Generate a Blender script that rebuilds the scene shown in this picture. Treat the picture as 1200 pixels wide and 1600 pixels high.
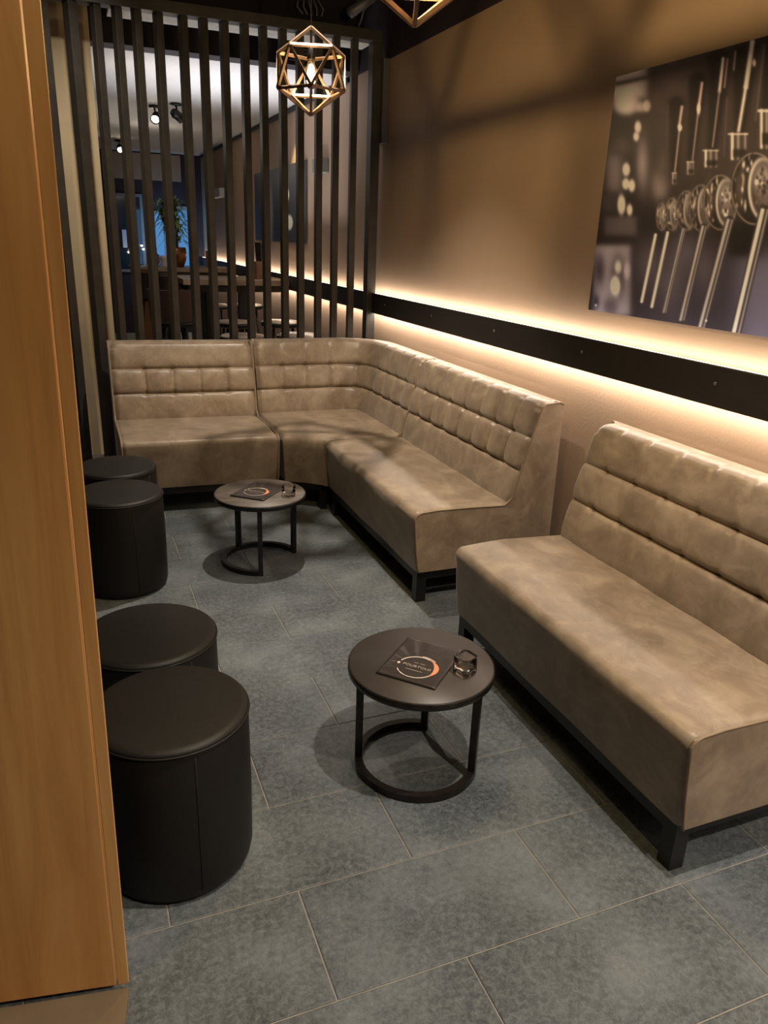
import bpy, bmesh, math, random
import numpy as np
from mathutils import Vector, Matrix
random.seed(7)
for o in list(bpy.data.objects): bpy.data.objects.remove(o)
S = bpy.context.scene
COL = S.collection
PI = math.pi
R_ = math.radians

# ------------------------------------------------------------------ camera
F, YAW, PITCH, ROLL, H = 1184.044, .3896, .3452, -.0361, 1.4965
def cam_rot():
    c, s = math.cos, math.sin
    fwd = Vector((s(YAW)*c(PITCH), c(YAW)*c(PITCH), -s(PITCH)))
    right = Vector((c(YAW), -s(YAW), 0)); down = fwd.cross(right)
    return c(ROLL)*right+s(ROLL)*down, -s(ROLL)*right+c(ROLL)*down, fwd
CR, CD, CF = cam_rot()
cam = bpy.data.cameras.new('camera'); camo = bpy.data.objects.new('camera', cam); COL.objects.link(camo)
camo.matrix_world = Matrix(((CR.x, -CD.x, -CF.x, 0), (CR.y, -CD.y, -CF.y, 0), (CR.z, -CD.z, -CF.z, H), (0, 0, 0, 1)))
cam.sensor_fit = 'HORIZONTAL'; cam.sensor_width = 36; cam.lens = F*36/1200; cam.clip_start = .02; cam.clip_end = 60
S.camera = camo

# ------------------------------------------------------------------ world, exposure
w = bpy.data.worlds.new('dim_room'); S.world = w; w.use_nodes = True
w.node_tree.nodes['Background'].inputs[0].default_value = (.9, .8, .7, 1)
w.node_tree.nodes['Background'].inputs[1].default_value = .02
S.view_settings.view_transform = 'Standard'; S.view_settings.look = 'None'
S.view_settings.gamma = 1; S.view_settings.use_curve_mapping = False
S.view_settings.exposure = 0.22

# ------------------------------------------------------------------ lamps
WARM = (1, .74, .47)
def light(name, kind, loc, energy, color, rot=None, **kw):
    l = bpy.data.lights.new(name, kind); l.energy = energy; l.color = color
    for k, v in kw.items(): setattr(l, k, v)
    o = bpy.data.objects.new(name, l); o.location = loc; COL.objects.link(o)
    if rot is not None: o.rotation_euler = rot
    return o
def spot(name, loc, aim, energy, color, size=80, blend=.6, r=.03):
    o = light(name, 'SPOT', loc, energy, color, spot_size=R_(size), spot_blend=blend, shadow_soft_size=r)
    o.rotation_euler = (Vector(aim)-Vector(loc)).to_track_quat('-Z', 'Y').to_euler()
    return o
CEIL = (1, .89, .76)
spot('ceiling_spot', (1.16, 1.00, 2.9), (1.15, 1.2, 0), 165, CEIL, 82, .7, .02)
spot('ceiling_spot', (1.05, 3.50, 2.9), (.95, 3.75, 0), 210, CEIL, 84, .8, .02)
spot('ceiling_spot', (1.50, -.55, 2.9), (1.2, .1, 0), 165, (1, .86, .70), 95, .8, .02)
spot('ceiling_spot', (.1, .2, 2.9), (-.3, 1.3, .6), 34, (1, .82, .56), 70, .8)
spot('ceiling_spot', (.10, 3.90, 2.9), (.12, 5.5, 1.45), 58, CEIL, 72, .9)  # added spot, placed to brighten the beige wall between the slats
LED = (1, .88, .77)
def led(y0, y1, z, up, energy, wall=.60):
    o = light('led_light', 'AREA', (0, 0, 0), energy*(y1-y0), LED, shape='RECTANGLE', size=.010, size_y=y1-y0)
    zv = -Vector((wall, 0, up)).normalized(); yv = Vector((0, 1, 0)); xv = yv.cross(zv)
    o.matrix_world = Matrix(((xv.x, 0, zv.x, 1.964), (xv.y, 1, zv.y, (y0+y1)/2), (xv.z, 0, zv.z, z), (0, 0, 0, 1)))
for a, b, e in ((-2.4, 1.5, 1), (1.5, 5.1, 1), (5.1, 8.8, .7), (8.8, 12.5, .7)):
    led(a, b, 1.146, .8, .95*e); led(a, b, 1.011, -.9, 2.4*e, .04)
# back room
spot('back_room_spot', (1.72, 7.25, 2.52), (2.0, 7.2, 1.7), 22, (1, .8, .45), 60, .5)
spot('back_room_spot', (.40, 8.6, 1.7), (.40, 8.7, 2.6), 7, (1, .94, .84), 110, .5)  # added upward spot without a fixture, makes a soft pool on the ceiling
light('rear_ceiling_fill', 'AREA', (1.3, 6.5, 1.5), 13, (.9, .92, 1), (PI, 0, 0), shape='RECTANGLE', size=1.2, size_y=1.4, spread=R_(115))  # added unseen area light, facing up to brighten the white ceiling
light('back_room_fill', 'POINT', (.6, 6.2, 2.2), 2.5, (1, .85, .7), shadow_soft_size=.1)
light('plant_fill', 'POINT', (1.0, 9.4, 2.2), 3, (1, .9, .75), shadow_soft_size=.05)  # added unseen point light to lift the dark plant
light('window_glow', 'AREA', (1.45, 12.1, 1.4), 4, (.25, .55, 1), (R_(90), 0, 0), shape='RECTANGLE', size=.8, size_y=.8)

# ------------------------------------------------------------------ material helpers
def srgb(r, g, b):
    f = lambda c: (c/255/12.92) if c/255 <= .04045 else ((c/255+.055)/1.055)**2.4
    return (f(r), f(g), f(b), 1)
class NT:
    def __init__(s, name):
        s.m = bpy.data.materials.new(name); s.m.use_nodes = True; s.t = s.m.node_tree; s.b = s.t.nodes['Principled BSDF']
    def n(s, typ, **kw):
        x = s.t.nodes.new(typ)
        for k, v in kw.items(): setattr(x, k, v)
        return x
    def l(s, a, b): s.t.links.new(a, b)
    def pos(s, scale=(1, 1, 1)):
        g = s.n('ShaderNodeNewGeometry'); mp = s.n('ShaderNodeMapping'); mp.inputs['Scale'].default_value = scale
        s.l(g.outputs['Position'], mp.inputs['Vector']); return mp.outputs[0]
    def noise(s, vec, scale, detail=4, rough=.55, dist=0):
        x = s.n('ShaderNodeTexNoise'); x.inputs['Scale'].default_value = scale; x.inputs['Detail'].default_value = detail
        x.inputs['Roughness'].default_value = rough; x.inputs['Distortion'].default_value = dist; s.l(vec, x.inputs['Vector']); return x.outputs['Fac']
    def ramp(s, fac, stops):
        r = s.n('ShaderNodeValToRGB'); e = r.color_ramp.elements
        e[0].position, e[0].color = stops[0][0], stops[0][1]; e[1].position, e[1].color = stops[-1][0], stops[-1][1]
        for p, c in stops[1:-1]: q = e.new(p); q.color = c
        s.l(fac, r.inputs[0]); return r.outputs[0]
    def mix(s, fac, a, b, mode='MIX'):
        m = s.n('ShaderNodeMix', data_type='RGBA', blend_type=mode)
        for i, v in ((0, fac), (6, a), (7, b)):
            if hasattr(v, 'node'): s.l(v, m.inputs[i])
            else: m.inputs[i].default_value = v
        return m.outputs[2]
    def bump(s, h, strength, dist=.01):
        b = s.n('ShaderNodeBump'); b.inputs['Strength'].default_value = strength; b.inputs['Distance'].default_value = dist
        s.l(h, b.inputs['Height']); s.l(b.outputs[0], s.b.inputs['Normal'])
    def base(s, c):
        if hasattr(c, 'node'): s.l(c, s.b.inputs['Base Color'])
        else: s.b.inputs['Base Color'].default_value = c
    def set(s, **kw):
        for k, v in kw.items(): s.b.inputs[k.replace('_', ' ')].default_value = v
        return s
def simple(name, c, rough=.5, metal=0, nscale=0, namp=.15, bump=0, spec=.5):
    n = NT(name); n.set(Roughness=rough, Metallic=metal); n.b.inputs['Specular IOR Level'].default_value = spec
    if nscale:
        f = n.noise(n.pos(), nscale, 5)
        lo = tuple(x*(1-namp) for x in c[:3])+(1,); hi = tuple(min(1, x*(1+namp)) for x in c[:3])+(1,)
        n.base(n.ramp(f, [(.3, lo), (.7, hi)]))
        if bump: n.bump(f, bump, .004)
    else: n.base(c)
    return n.m
def emit(name, c, e, base=(0, 0, 0, 1)):
    n = NT(name); n.base(base); n.b.inputs['Emission Color'].default_value = c; n.b.inputs['Emission Strength'].default_value = e
    return n.m

M = {}
# wall plaster, warm taupe paint with a rolled texture
n = NT('taupe_wall_paint'); p = n.pos(); big = n.noise(p, 1.3, 3); fine = n.noise(p, 90, 3)
n.base(n.ramp(big, [(.3, srgb(164, 137, 112)), (.7, srgb(174, 147, 123))])); n.set(Roughness=.62); n.bump(fine, .28, .003); M['wall'] = n.m
M['dark_wall'] = simple('dark_plum_paint', srgb(44, 32, 38), .7, nscale=3)
M['black_ceil'] = simple('black_ceiling_paint', srgb(38, 30, 34), .8, nscale=3)
M['beige_wall'] = simple('beige_wall_paint', srgb(222, 200, 160), .7, nscale=2)
n = NT('white_ceiling_board'); p = n.pos((1, .15, 1)); f = n.noise(p, 60, 3)
n.base(n.ramp(f, [(.3, srgb(200, 196, 192)), (.7, srgb(208, 204, 200))])); n.set(Roughness=.7); M['white_ceil'] = n.m
# slate tile
n = NT('slate_tile'); p = n.pos(); a = n.noise(p, 3.5, 9, .68, 0); b = n.noise(p, 55, 12, .88, .3); c = n.noise(p, 260, 3, .6); e = n.noise(p, 14, 6, .7, .2)
oi = n.n('ShaderNodeObjectInfo')
c1 = n.ramp(a, [(.38, srgb(54, 58, 61)), (.5, srgb(80, 86, 89)), (.62, srgb(120, 124, 126))])
c2 = n.mix(n.ramp(b, [(.44, (0, 0, 0, 1)), (.62, (.6, .6, .6, 1))]), n.mix(n.ramp(e, [(.38, (0, 0, 0, 1)), (.66, (.6, .6, .6, 1))]), c1, srgb(58, 63, 66)), srgb(138, 142, 142))
tint = n.ramp(oi.outputs['Random'], [(0, (.84, .86, .88, 1)), (1, (1.0, 1.0, .98, 1))])
n.base(n.mix(1.0, c2, tint, 'MULTIPLY'))
sp = n.ramp(c, [(.62, (.52, .52, .52, 1)), (.72, (.2, .2, .2, 1))]); n.l(sp, n.b.inputs['Roughness'])
n.bump(b, .35, .004); M['tile'] = n.m
M['grout'] = simple('sandy_grout', srgb(138, 134, 124), .9, nscale=30)
M['rear_floor'] = simple('rear_floor_stone', srgb(60, 60, 60), .6, nscale=6)
# pine plywood
n = NT('varnished_pine'); p = n.pos((7, 7, .45)); g = n.noise(p, 2.6, 6, .6, 1.2); g2 = n.noise(n.pos((2, 2, .6)), 2.2, 3)
c = n.ramp(g, [(.28, srgb(186, 132, 74)), (.5, srgb(208, 156, 94)), (.72, srgb(220, 172, 110))])
c = n.mix(n.ramp(g2, [(.35, (0, 0, 0, 1)), (.7, (.55, .55, .55, 1))]), c, srgb(196, 140, 80))
v = n.n('ShaderNodeTexVoronoi'); v.inputs['Scale'].default_value = 3.6; n.l(n.pos((1.6, 1.6, .8)), v.inputs['Vector'])
kn = n.ramp(v.outputs['Distance'], [(.03, (1, 1, 1, 1)), (.055, (0, 0, 0, 1))])
c = n.mix(kn, c, srgb(116, 62, 26)); n.base(c); n.set(Roughness=.42); n.bump(g, .08, .002); M['pine'] = n.m
M['dark_gap'] = simple('dark_joint', srgb(40, 22, 14), .8)
M['threshold'] = simple('tan_stone_threshold', srgb(104, 86, 64), .6, nscale=9)
# suede leather
def suede(name, base, hi, lo):
    n = NT(name); p = n.pos(); a = n.noise(p, 6, 7, .66, .8); b = n.noise(n.pos((1, .6, 1)), 16, 7, .72, .6); d = n.noise(p, 220, 2)
    c = n.ramp(a, [(.3, lo), (.52, base), (.75, hi)])
    c = n.mix(n.ramp(b, [(.48, (0, 0, 0, 1)), (.7, (.6, .6, .6, 1))]), c, hi); n.base(c)
    n.l(n.ramp(a, [(.3, (.34, .34, .34, 1)), (.7, (.50, .50, .50, 1))]), n.b.inputs['Roughness'])
    n.b.inputs['Sheen Weight'].default_value = .25; n.b.inputs['Sheen Roughness'].default_value = .4
    n.bump(n.mix(.25, b, d), .10, .004); return n.m
M['suede'] = suede('taupe_suede', srgb(137, 118, 97), srgb(166, 147, 123), srgb(116, 98, 79))
M['piping'] = simple('suede_piping', srgb(134, 114, 90), .5)
M['black_metal'] = simple('black_powder_coated_metal', srgb(30, 28, 27), .38, .3, nscale=40, namp=.2)
M['worn_metal'] = simple('worn_black_metal', srgb(44, 40, 37), .3, .6, nscale=30, namp=.45)
# leatherette
n = NT('black_leatherette'); p = n.pos(); f = n.noise(p, 260, 3); g = n.noise(p, 3, 3)
n.base(n.ramp(g, [(.3, srgb(22, 20, 18)), (.7, srgb(28, 25, 22))])); n.set(Roughness=.52); n.b.inputs['Specular IOR Level'].default_value = .3; n.bump(f, .25, .002); M['leather'] = n.m
M['slat'] = simple('dark_grey_painted_wood', srgb(56, 52, 47), .5, nscale=14, namp=.25, bump=.15)
M['top_board'] = simple('pale_soffit_board', srgb(200, 196, 186), .6, nscale=10)
M['rail'] = simple('black_rail_board', srgb(34, 30, 27), .55, nscale=20)
M['screw'] = simple('steel_screw', srgb(170, 165, 158), .3, .9)
M['led'] = emit('warm_led', (1, .84, .62, 1), 9)
M['bronze'] = simple('copper_brushed_metal', srgb(122, 98, 78), .36, .6, nscale=25, namp=.3)
M['cord'] = simple('black_cord', srgb(20, 18, 18), .6)
M['bulb_lit'] = emit('glowing_filament', (1, .74, .34, 1), 22)
M['brown_top'] = simple('dark_brown_tabletop', srgb(68, 61, 56), .42, nscale=5, namp=.12)
n = NT('grey_wood_tabletop'); p = n.pos((1, 7, 1)); g = n.noise(p, 6, 6, .65, .8)
n.base(n.ramp(g, [(.3, srgb(70, 62, 56)), (.7, srgb(122, 112, 102))])); n.set(Roughness=.5); M['grey_top'] = n.m
M['menu'] = simple('black_menu_leather', srgb(52, 45, 42), .34, nscale=60, namp=.15, bump=.2)
M['copper'] = simple('copper_foil', srgb(240, 158, 116), .4, .2)
M['pale_foil'] = simple('pale_gold_foil', srgb(238, 222, 204), .4, .1)
M['silver_ink'] = simple('silver_ink', srgb(196, 182, 170), .4, .2)
n = NT('smoked_glass'); n.base((.86, .83, .80, 1)); n.set(Roughness=.02, IOR=1.48); n.b.inputs['Transmission Weight'].default_value = 1; M['glass'] = n.m
M['wax'] = simple('tealight_wax', srgb(200, 190, 170), .5)
M['white'] = simple('white_plastic', srgb(200, 200, 205), .5)
M['grey_box'] = simple('grey_painted_box', srgb(84, 80, 80), .5)
M['grey_duct'] = simple('grey_duct_metal', srgb(84, 84, 88), .45, .4)
M['bar_wood'] = simple('honey_brown_wood', srgb(120, 82, 44), .5, nscale=6)
M['bar_top'] = simple('pale_oak_bar_top', srgb(150, 132, 112), .35, nscale=8)
M['chair_dark'] = simple('dark_brown_upholstery', srgb(44, 34, 30), .6)
M['chair_rose'] = simple('rose_brown_upholstery', srgb(70, 50, 44), .6)
M['leaf'] = simple('plant_green', srgb(118, 142, 78), .45, nscale=8, namp=.4)
M['leaf_tip'] = simple('plant_trunk', srgb(96, 76, 56), .7)
M['pot'] = simple('bronze_pot_glaze', srgb(120, 76, 38), .3, .4)
M['blue_win'] = emit('dusk_blue_window', (.08, .28, .62, 1), .6)
M['teal_glass'] = simple('teal_dark_glass', srgb(26, 44, 54), .12)
M['frame_grey'] = simple('grey_window_frame', srgb(120, 116, 112), .5)
M['lamp_on'] = emit('lit_spot_lens', (1, .86, .62, 1), 30)
M['small_light'] = emit('small_bulb', (1, .9, .8, 1), 8)
M['menu_brown'] = simple('brown_card_cover', srgb(112, 84, 62), .5)

# ------------------------------------------------------------------ mesh helpers
def link(name, me, mat, parent=None, smooth=False):
    o = bpy.data.objects.new(name, me); COL.objects.link(o)
    if mat is not None and not me.materials: me.materials.append(mat)
    if smooth:
        for p in me.polygons: p.use_smooth = True
    if parent: o.parent = parent
    return o
def from_bm(name, bm, mat, parent=None, smooth=False, recalc=True):
    if recalc: bmesh.ops.recalc_face_normals(bm, faces=bm.faces)
    me = bpy.data.meshes.new(name); bm.to_mesh(me); bm.free(); return link(name, me, mat, parent, smooth)
def tag(o, label=None, cat=None, group=None, kind=None):
    if label: o['label'] = label
    if cat: o['category'] = cat
    if group: o['group'] = group
    if kind: o['kind'] = kind
    return o
def empty(name, loc=(0, 0, 0), rz=0, **kw):
    o = bpy.data.objects.new(name, None); o.location = loc; o.rotation_euler = (0, 0, rz); o.empty_display_size = .05; COL.objects.link(o)
    return tag(o, **kw)
def add_box(bm, x0, x1, y0, y1, z0, z1, mtx=None):
    vs = [bm.verts.new((x, y, z)) for x in (x0, x1) for y in (y0, y1) for z in (z0, z1)]
    for f in ((0, 1, 3, 2), (4, 6, 7, 5), (0, 4, 5, 1), (2, 3, 7, 6), (0, 2, 6, 4), (1, 5, 7, 3)): bm.faces.new([vs[i] for i in f])
    if mtx is not None: bmesh.ops.transform(bm, matrix=mtx, verts=vs)
    return vs
def box(name, b, mat, parent=None, bevel=0, mtx=None, seg=2):
    bm = bmesh.new(); add_box(bm, *b)
    if bevel: bmesh.ops.bevel(bm, geom=bm.edges[:], offset=bevel, segments=seg, affect='EDGES', profile=.5)
    if mtx is not None: bmesh.ops.transform(bm, matrix=mtx, verts=bm.verts)
    return from_bm(name, bm, mat, parent, smooth=False)
def struct(name, b, mat, **kw):
    o = box(name, b, mat, **kw); o['kind'] = 'structure'; return o
def add_tube(bm, pts, r, seg=8, closed=False, cap=True):
    pts = [Vector(p) for p in pts]; n = len(pts); rings = []; prev = None
    for i, p in enumerate(pts):
        if closed: t = pts[(i+1) % n]-pts[i-1]
        else: t = (pts[min(i+1, n-1)]-pts[max(i-1, 0)])
        t.normalize()
        if prev is None: u = t.orthogonal().normalized()
        else: u = (prev-t*prev.dot(t)).normalized()
        prev = u; v = t.cross(u); rr = r[i] if isinstance(r, (list, tuple)) else r
        rings.append([bm.verts.new(p+u*rr*math.cos(2*PI*k/seg)+v*rr*math.sin(2*PI*k/seg)) for k in range(seg)])
    m = n if closed else n-1
    for i in range(m):
        a, b = rings[i], rings[(i+1) % n]
        for k in range(seg): bm.faces.new((a[k], a[(k+1) % seg], b[(k+1) % seg], b[k]))
    if not closed and cap: bm.faces.new(rings[0][::-1]); bm.faces.new(rings[-1])
def tube(name, pts, r, mat, parent=None, seg=8, closed=False):
    bm = bmesh.new(); add_tube(bm, pts, r, seg, closed); return from_bm(name, bm, mat, parent, smooth=True)
def lathe(name, prof, mat, parent=None, seg=64, loc=(0, 0, 0), smooth=True, sup=None):
    """prof: (r, z) list; sup: superellipse exponent for squarish section"""
    bm = bmesh.new(); rings = []
    for r, z in prof:
        if r < 1e-6: rings.append([bm.verts.new((loc[0], loc[1], loc[2]+z))]); continue
        ring = []
        for k in range(seg):
            a = 2*PI*k/seg; q = 1
            if sup: q = 1/((abs(math.cos(a))**sup+abs(math.sin(a))**sup)**(1/sup))
            ring.append(bm.verts.new((loc[0]+r*q*math.cos(a), loc[1]+r*q*math.sin(a), loc[2]+z)))
        rings.append(ring)
    for a, b in zip(rings, rings[1:]):
        if len(a) == 1 and len(b) == 1: continue
        for k in range(seg):
            k2 = (k+1) % seg
            if len(a) == 1: bm.faces.new((a[0], b[k2], b[k]))
            elif len(b) == 1: bm.faces.new((a[k], a[k2], b[0]))
            else: bm.faces.new((a[k], a[k2], b[k2], b[k]))
    return from_bm(name, bm, mat, parent, smooth)
def auto_smooth(o, ang=40):
    me = o.data
    for p in me.polygons: p.use_smooth = True
    bm = bmesh.new(); bm.from_mesh(me)
    for e in bm.edges:
        if len(e.link_faces) == 2 and e.calc_face_angle(0) > R_(ang): e.smooth = False
    bm.to_mesh(me); bm.free()

# ------------------------------------------------------------------ room shell
WX = 2.0; XL = -1.2; YF = -2.5; YP = 5.12; YR = 12.6; ZC = 3.0; ZR = 2.575
floor = struct('floor', (XL, WX, YF, YR, -.10, -.003), M['grout'])
struct('wall_right', (WX, WX+.15, YF, YR, -.10, 2.56), M['wall'])
struct('wall_right_upper', (WX, WX+.15, YF, YR, 2.56, ZC), M['dark_wall']).name = 'trim_1'
struct('wall_left', (XL-.15, XL, YF, YR, -.10, ZC), M['dark_wall'])
struct('wall_front', (XL-.15, WX+.15, YF-.15, YF, -.10, ZC), M['wall'])
struct('wall_back', (XL-.15, WX+.15, YR, YR+.15, -.10, ZC), M['dark_wall'])
struct('ceiling', (XL-.15, WX+.15, YF-.15, 5.6, ZC, ZC+.1), M['black_ceil'])
struct('trim_2', (XL, WX, 5.62, 5.78, ZR-.0, ZC), M['black_ceil'])         # black bulkhead above the rear room
struct('ceiling_rear', (XL, WX, 5.78, YR, ZR, ZR+.1), M['white_ceil']).name = 'ceiling.001'
struct('trim_3', (WX-.03, WX, 5.78, YR, ZR-.035, ZR-.012), M['black_ceil'])
struct('wall_inner', (XL, .255, 5.55, 5.62, -.003, ZC), M['beige_wall'])
# floor tiles, 60 x 30 cm, half-bond
U = .3025; g = .002
def tile_mesh(L, W):
    bm = bmesh.new(); e = .0025
    lo = [(0, 0), (L, 0), (L, W), (0, W)]
    a = [bm.verts.new((x, y, -.004)) for x, y in lo]; b = [bm.verts.new((x, y, -.0014)) for x, y in lo]
    c = [bm.verts.new((min(max(x, e), L-e), min(max(y, e), W-e), 0)) for x, y in lo]
    for q, r in ((a, b), (b, c)):
        for k in range(4): bm.faces.new((q[k], q[(k+1) % 4], r[(k+1) % 4], r[k]))
    bm.faces.new(c); me = bpy.data.meshes.new('tile'); bm.to_mesh(me); bm.free(); me.materials.append(M['tile']); return me
tcache = {}
for r in range(-13, 12):
    y0 = (4.568+r)*U
    if y0 > YP+.2: break
    off = .249+(r % 2)
    c = -6
    while True:
        xa = (off+c)*U; xb = xa+2*U; c += 2
        if xa > WX: break
        xa, xb = max(xa, XL), min(xb, WX)
        if xb-xa < .03: continue
        key = round(xb-xa, 3)
        if key not in tcache: tcache[key] = tile_mesh(xb-xa-2*g, U-2*g)
        o = bpy.data.objects.new('tile', tcache[key]); o.location = (xa+g, y0+g, 0); COL.objects.link(o); o.parent = floor

# ------------------------------------------------------------------ wooden pillar at left
A9 = R_(9.6)
pil = empty('wooden_pillar', (-.023, 1.255, 0), -A9, label='orange varnished pine clad pillar at the left edge of the room', cat='pillar')
pil.rotation_euler = (0, R_(.75), -A9)
def pbox(name, b, mat, bev=.0015): return box(name, b, mat, pil, bev)
pbox('front_panel', (-.52, -.0255, 0, .018, .014, ZC-.01), M['pine'])
e_ = pbox('edge_board', (-.0225, 0, .0005, .006, .014, ZC-.01), M['pine'])
pbox('core', (-.52, -.03, .019, .10, .0, ZC-.01), M['dark_gap'], 0)
th = struct('trim_4', (-.62, 0, -.30, -.001, .0, .004), M['threshold']); th.location = (-.023, 1.255, 0); th.rotation_euler = (0, 0, -A9)

# ------------------------------------------------------------------ slat partition
part = empty('slat_partition', (0, YP, 0), label='tall screen of dark grey vertical slats behind the corner sofa', cat='room divider')
def pt(name, b, mat, bev=.002, mtx=None): return box(name, (b[0], b[1], b[2]-YP, b[3]-YP, b[4], b[5]), mat, part, bev, mtx)
sx = [-.03, .12, .25, .362, .466, .583, .72, .835, .955, 1.075, 1.185, 1.305, 1.412, 1.533, 1.645, 1.765]
sx = [sx[0]-.13*k for k in range(8, 0, -1)]+sx
for i, x in enumerate(sx):
    u = min(1, max(0, x/1.75)); a = R_(30-36*u)
    sw, sd = (.0205, .0275) if x > .2 else (.026, .034)
    bm = bmesh.new(); add_box(bm, -sw, sw, -sd, sd, .006, 2.655)
    bmesh.ops.bevel(bm, geom=bm.edges[:], offset=.002, segments=1, affect='EDGES')
    bmesh.ops.transform(bm, matrix=Matrix.Rotation(a, 4, 'Z'), verts=bm.verts)
    o = from_bm('slat', bm, M['slat'], part); o.location = (x+.026, .0, 0)
pt('end_post', (1.90, 1.962, 5.08, 5.16, 0, 2.655), M['slat'])
pt('top_beam', (XL+.005, 1.962, 5.075, 5.165, 2.655, 2.715), M['slat'])
pt('top_board', (.35, 1.93, 5.17, 5.37, 2.66, 2.68), M['top_board'])
hb = box('hanging_box', (1.955, 1.999, 5.03, 5.16, 2.08, 2.56), M['grey_box'], None, .003)
tag(hb, 'slim grey box fixed high on the wall beside the slat screen', 'box')

# ------------------------------------------------------------------ wall rail with LED strips
rail = empty('wall_rail', (1.95, 0, 1.08), label='long black wall board with warm light strips along its edges', cat='wall rail')
def rb(name, b, mat, bev=0): return box(name, (b[0]-1.95, b[1]-1.95, b[2], b[3], b[4]-1.08, b[5]-1.08), mat, rail, bev)
rb('board', (1.938, 1.956, YF+.01, YR-.01, 1.013, 1.145), M['rail'], .002)
rb('mounting_batten', (1.975, 1.9995, YF+.01, YR-.01, 1.04, 1.12), M['rail'])
rb('mounting_batten', (1.956, 1.975, YF+.01, YR-.01, 1.065, 1.095), M['rail'])
rb('led_strip', (1.960, 1.972, YF+.02, YR-.02, 1.138, 1.1435), M['led'])
rb('led_strip', (1.960, 1.972, YF+.02, YR-.02, 1.016, 1.020), M['led'])
for k in range(-3, 10):
    lathe('screw', [(0, 0), (.0055, 0), (.0065, .0015), (.0045, .003), (0, .003)], M['screw'], rail, 12).matrix_local = Matrix.Translation((1.938-1.95, 1.901+.7335*k, .008)) @ Matrix.Rotation(-PI/2, 4, 'Y')

# ------------------------------------------------------------------ sofas
ZS = (.572, .715)
def back_base(v):
    """profile of a backrest in (depth past the crease, z); v in 0..1: front face, top, rear. Returns d, z, nd, nz, weight, zface"""
    P = [(0, .40), (.036, .572), (.074, .715), (.110, .825), (.118, .848), (.135, .862), (.16, .868), (.205, .868), (.218, .860), (.222, .845), (.222, .40)]
    return P
def dense(P, step):
    out = []
    for (a, b), (c, d) in zip(P, P[1:]):
        n = max(1, int(round(math.hypot(c-a, d-b)/step)))
        out += [(a+(c-a)*k/n, b+(d-b)*k/n) for k in range(n)]
    out.append(P[-1]); return out
def g_(x, w): return math.exp(-(x/w)**2)
def puff(s, z, d, seams, L, topv=.5, midv=1):
    """outward displacement of the backrest front"""
    if d > .185: return 0.0
    lo, hi = (seams[0], seams[-1]) if seams else (0, L)
    rows = ((.40, ZS[0]), (ZS[0], ZS[1]), (ZS[1], .88))
    h = 0
    for a, b in rows:
        if a <= z <= b: u = (z-a)/(b-a); h = .012*(1-abs(2*u-1)**3)
    inside = 1/(1+math.exp(-(s-lo+.02)/.012))*1/(1+math.exp((s-hi-.02)/.012))
    k = .3+.7*inside
    for zz in ZS: h -= .010*g_(z-zz, .007)*k
    ds = min(abs(s-q) for q in seams); mid = midv if ZS[0] < z < ZS[1] else (topv if z >= ZS[1] else .10)
    h -= .009*g_(ds, .009)*mid
    colw = .155; h += .006*(1-g_(ds, .05))*mid
    for zz in ZS: h -= .011*g_(math.hypot(ds, z-zz), .013)
    if z > .81: h -= .006*g_(ds, .012)*min(1, (z-.81)/.03)*(1 if topv > .1 else 0)
    if z > .85: h *= max(0, 1-(d-.118)/.08)
    e = min(s, L-s); h -= .020*g_(max(e, 0), .016)+.012*g_(max(e, 0), .03)*(1 if z > .83 else 0)
    return h
def backrest(name, T, L, seams, parent, topv=.5, midv=1):
    P = dense(back_base(0), .0075)
    ns = int(L/.008); bm = bmesh.new(); rings = []
    nrm = []
    for i in range(len(P)):
        a, b = P[max(0, i-1)], P[min(len(P)-1, i+1)]; t = Vector((b[0]-a[0], b[1]-a[1])).normalized(); nrm.append((-t.y, t.x))
    for j in range(ns+1):
        s = L*j/ns; ring = []
        for (d, z), (nd, nz) in zip(P, nrm):
            h = puff(s, z, d, seams, L, topv, midv); dd, zz = d+nd*h, z+nz*h
            ring.append(bm.verts.new(T(s, dd, zz)))
        rings.append(ring)
    for a, b in zip(rings, rings[1:]):
        for k in range(len(P)-1): bm.faces.new((a[k], a[k+1], b[k+1], b[k]))
        bm.faces.new((a[-1], a[0], b[0], b[-1]))
    bm.faces.new(rings[0]); bm.faces.new(rings[-1][::-1])
    o = from_bm(name, bm, M['suede'], parent); auto_smooth(o, 55); return o
def seat_prof(D, dip=.012):
    P = [(.028, .150), (.014, .25), (.004, .36), (0, .395)]
    for k in range(1, 7): a = PI*k/12; P.append((.030-.030*math.cos(a), .395+.032*math.sin(a)))
    P += [(.10, .431), (.2, .432), (.3, .428), (D-.12, .420), (D-.08, .415), (D, .41), (D, .15)]
    return P
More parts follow.
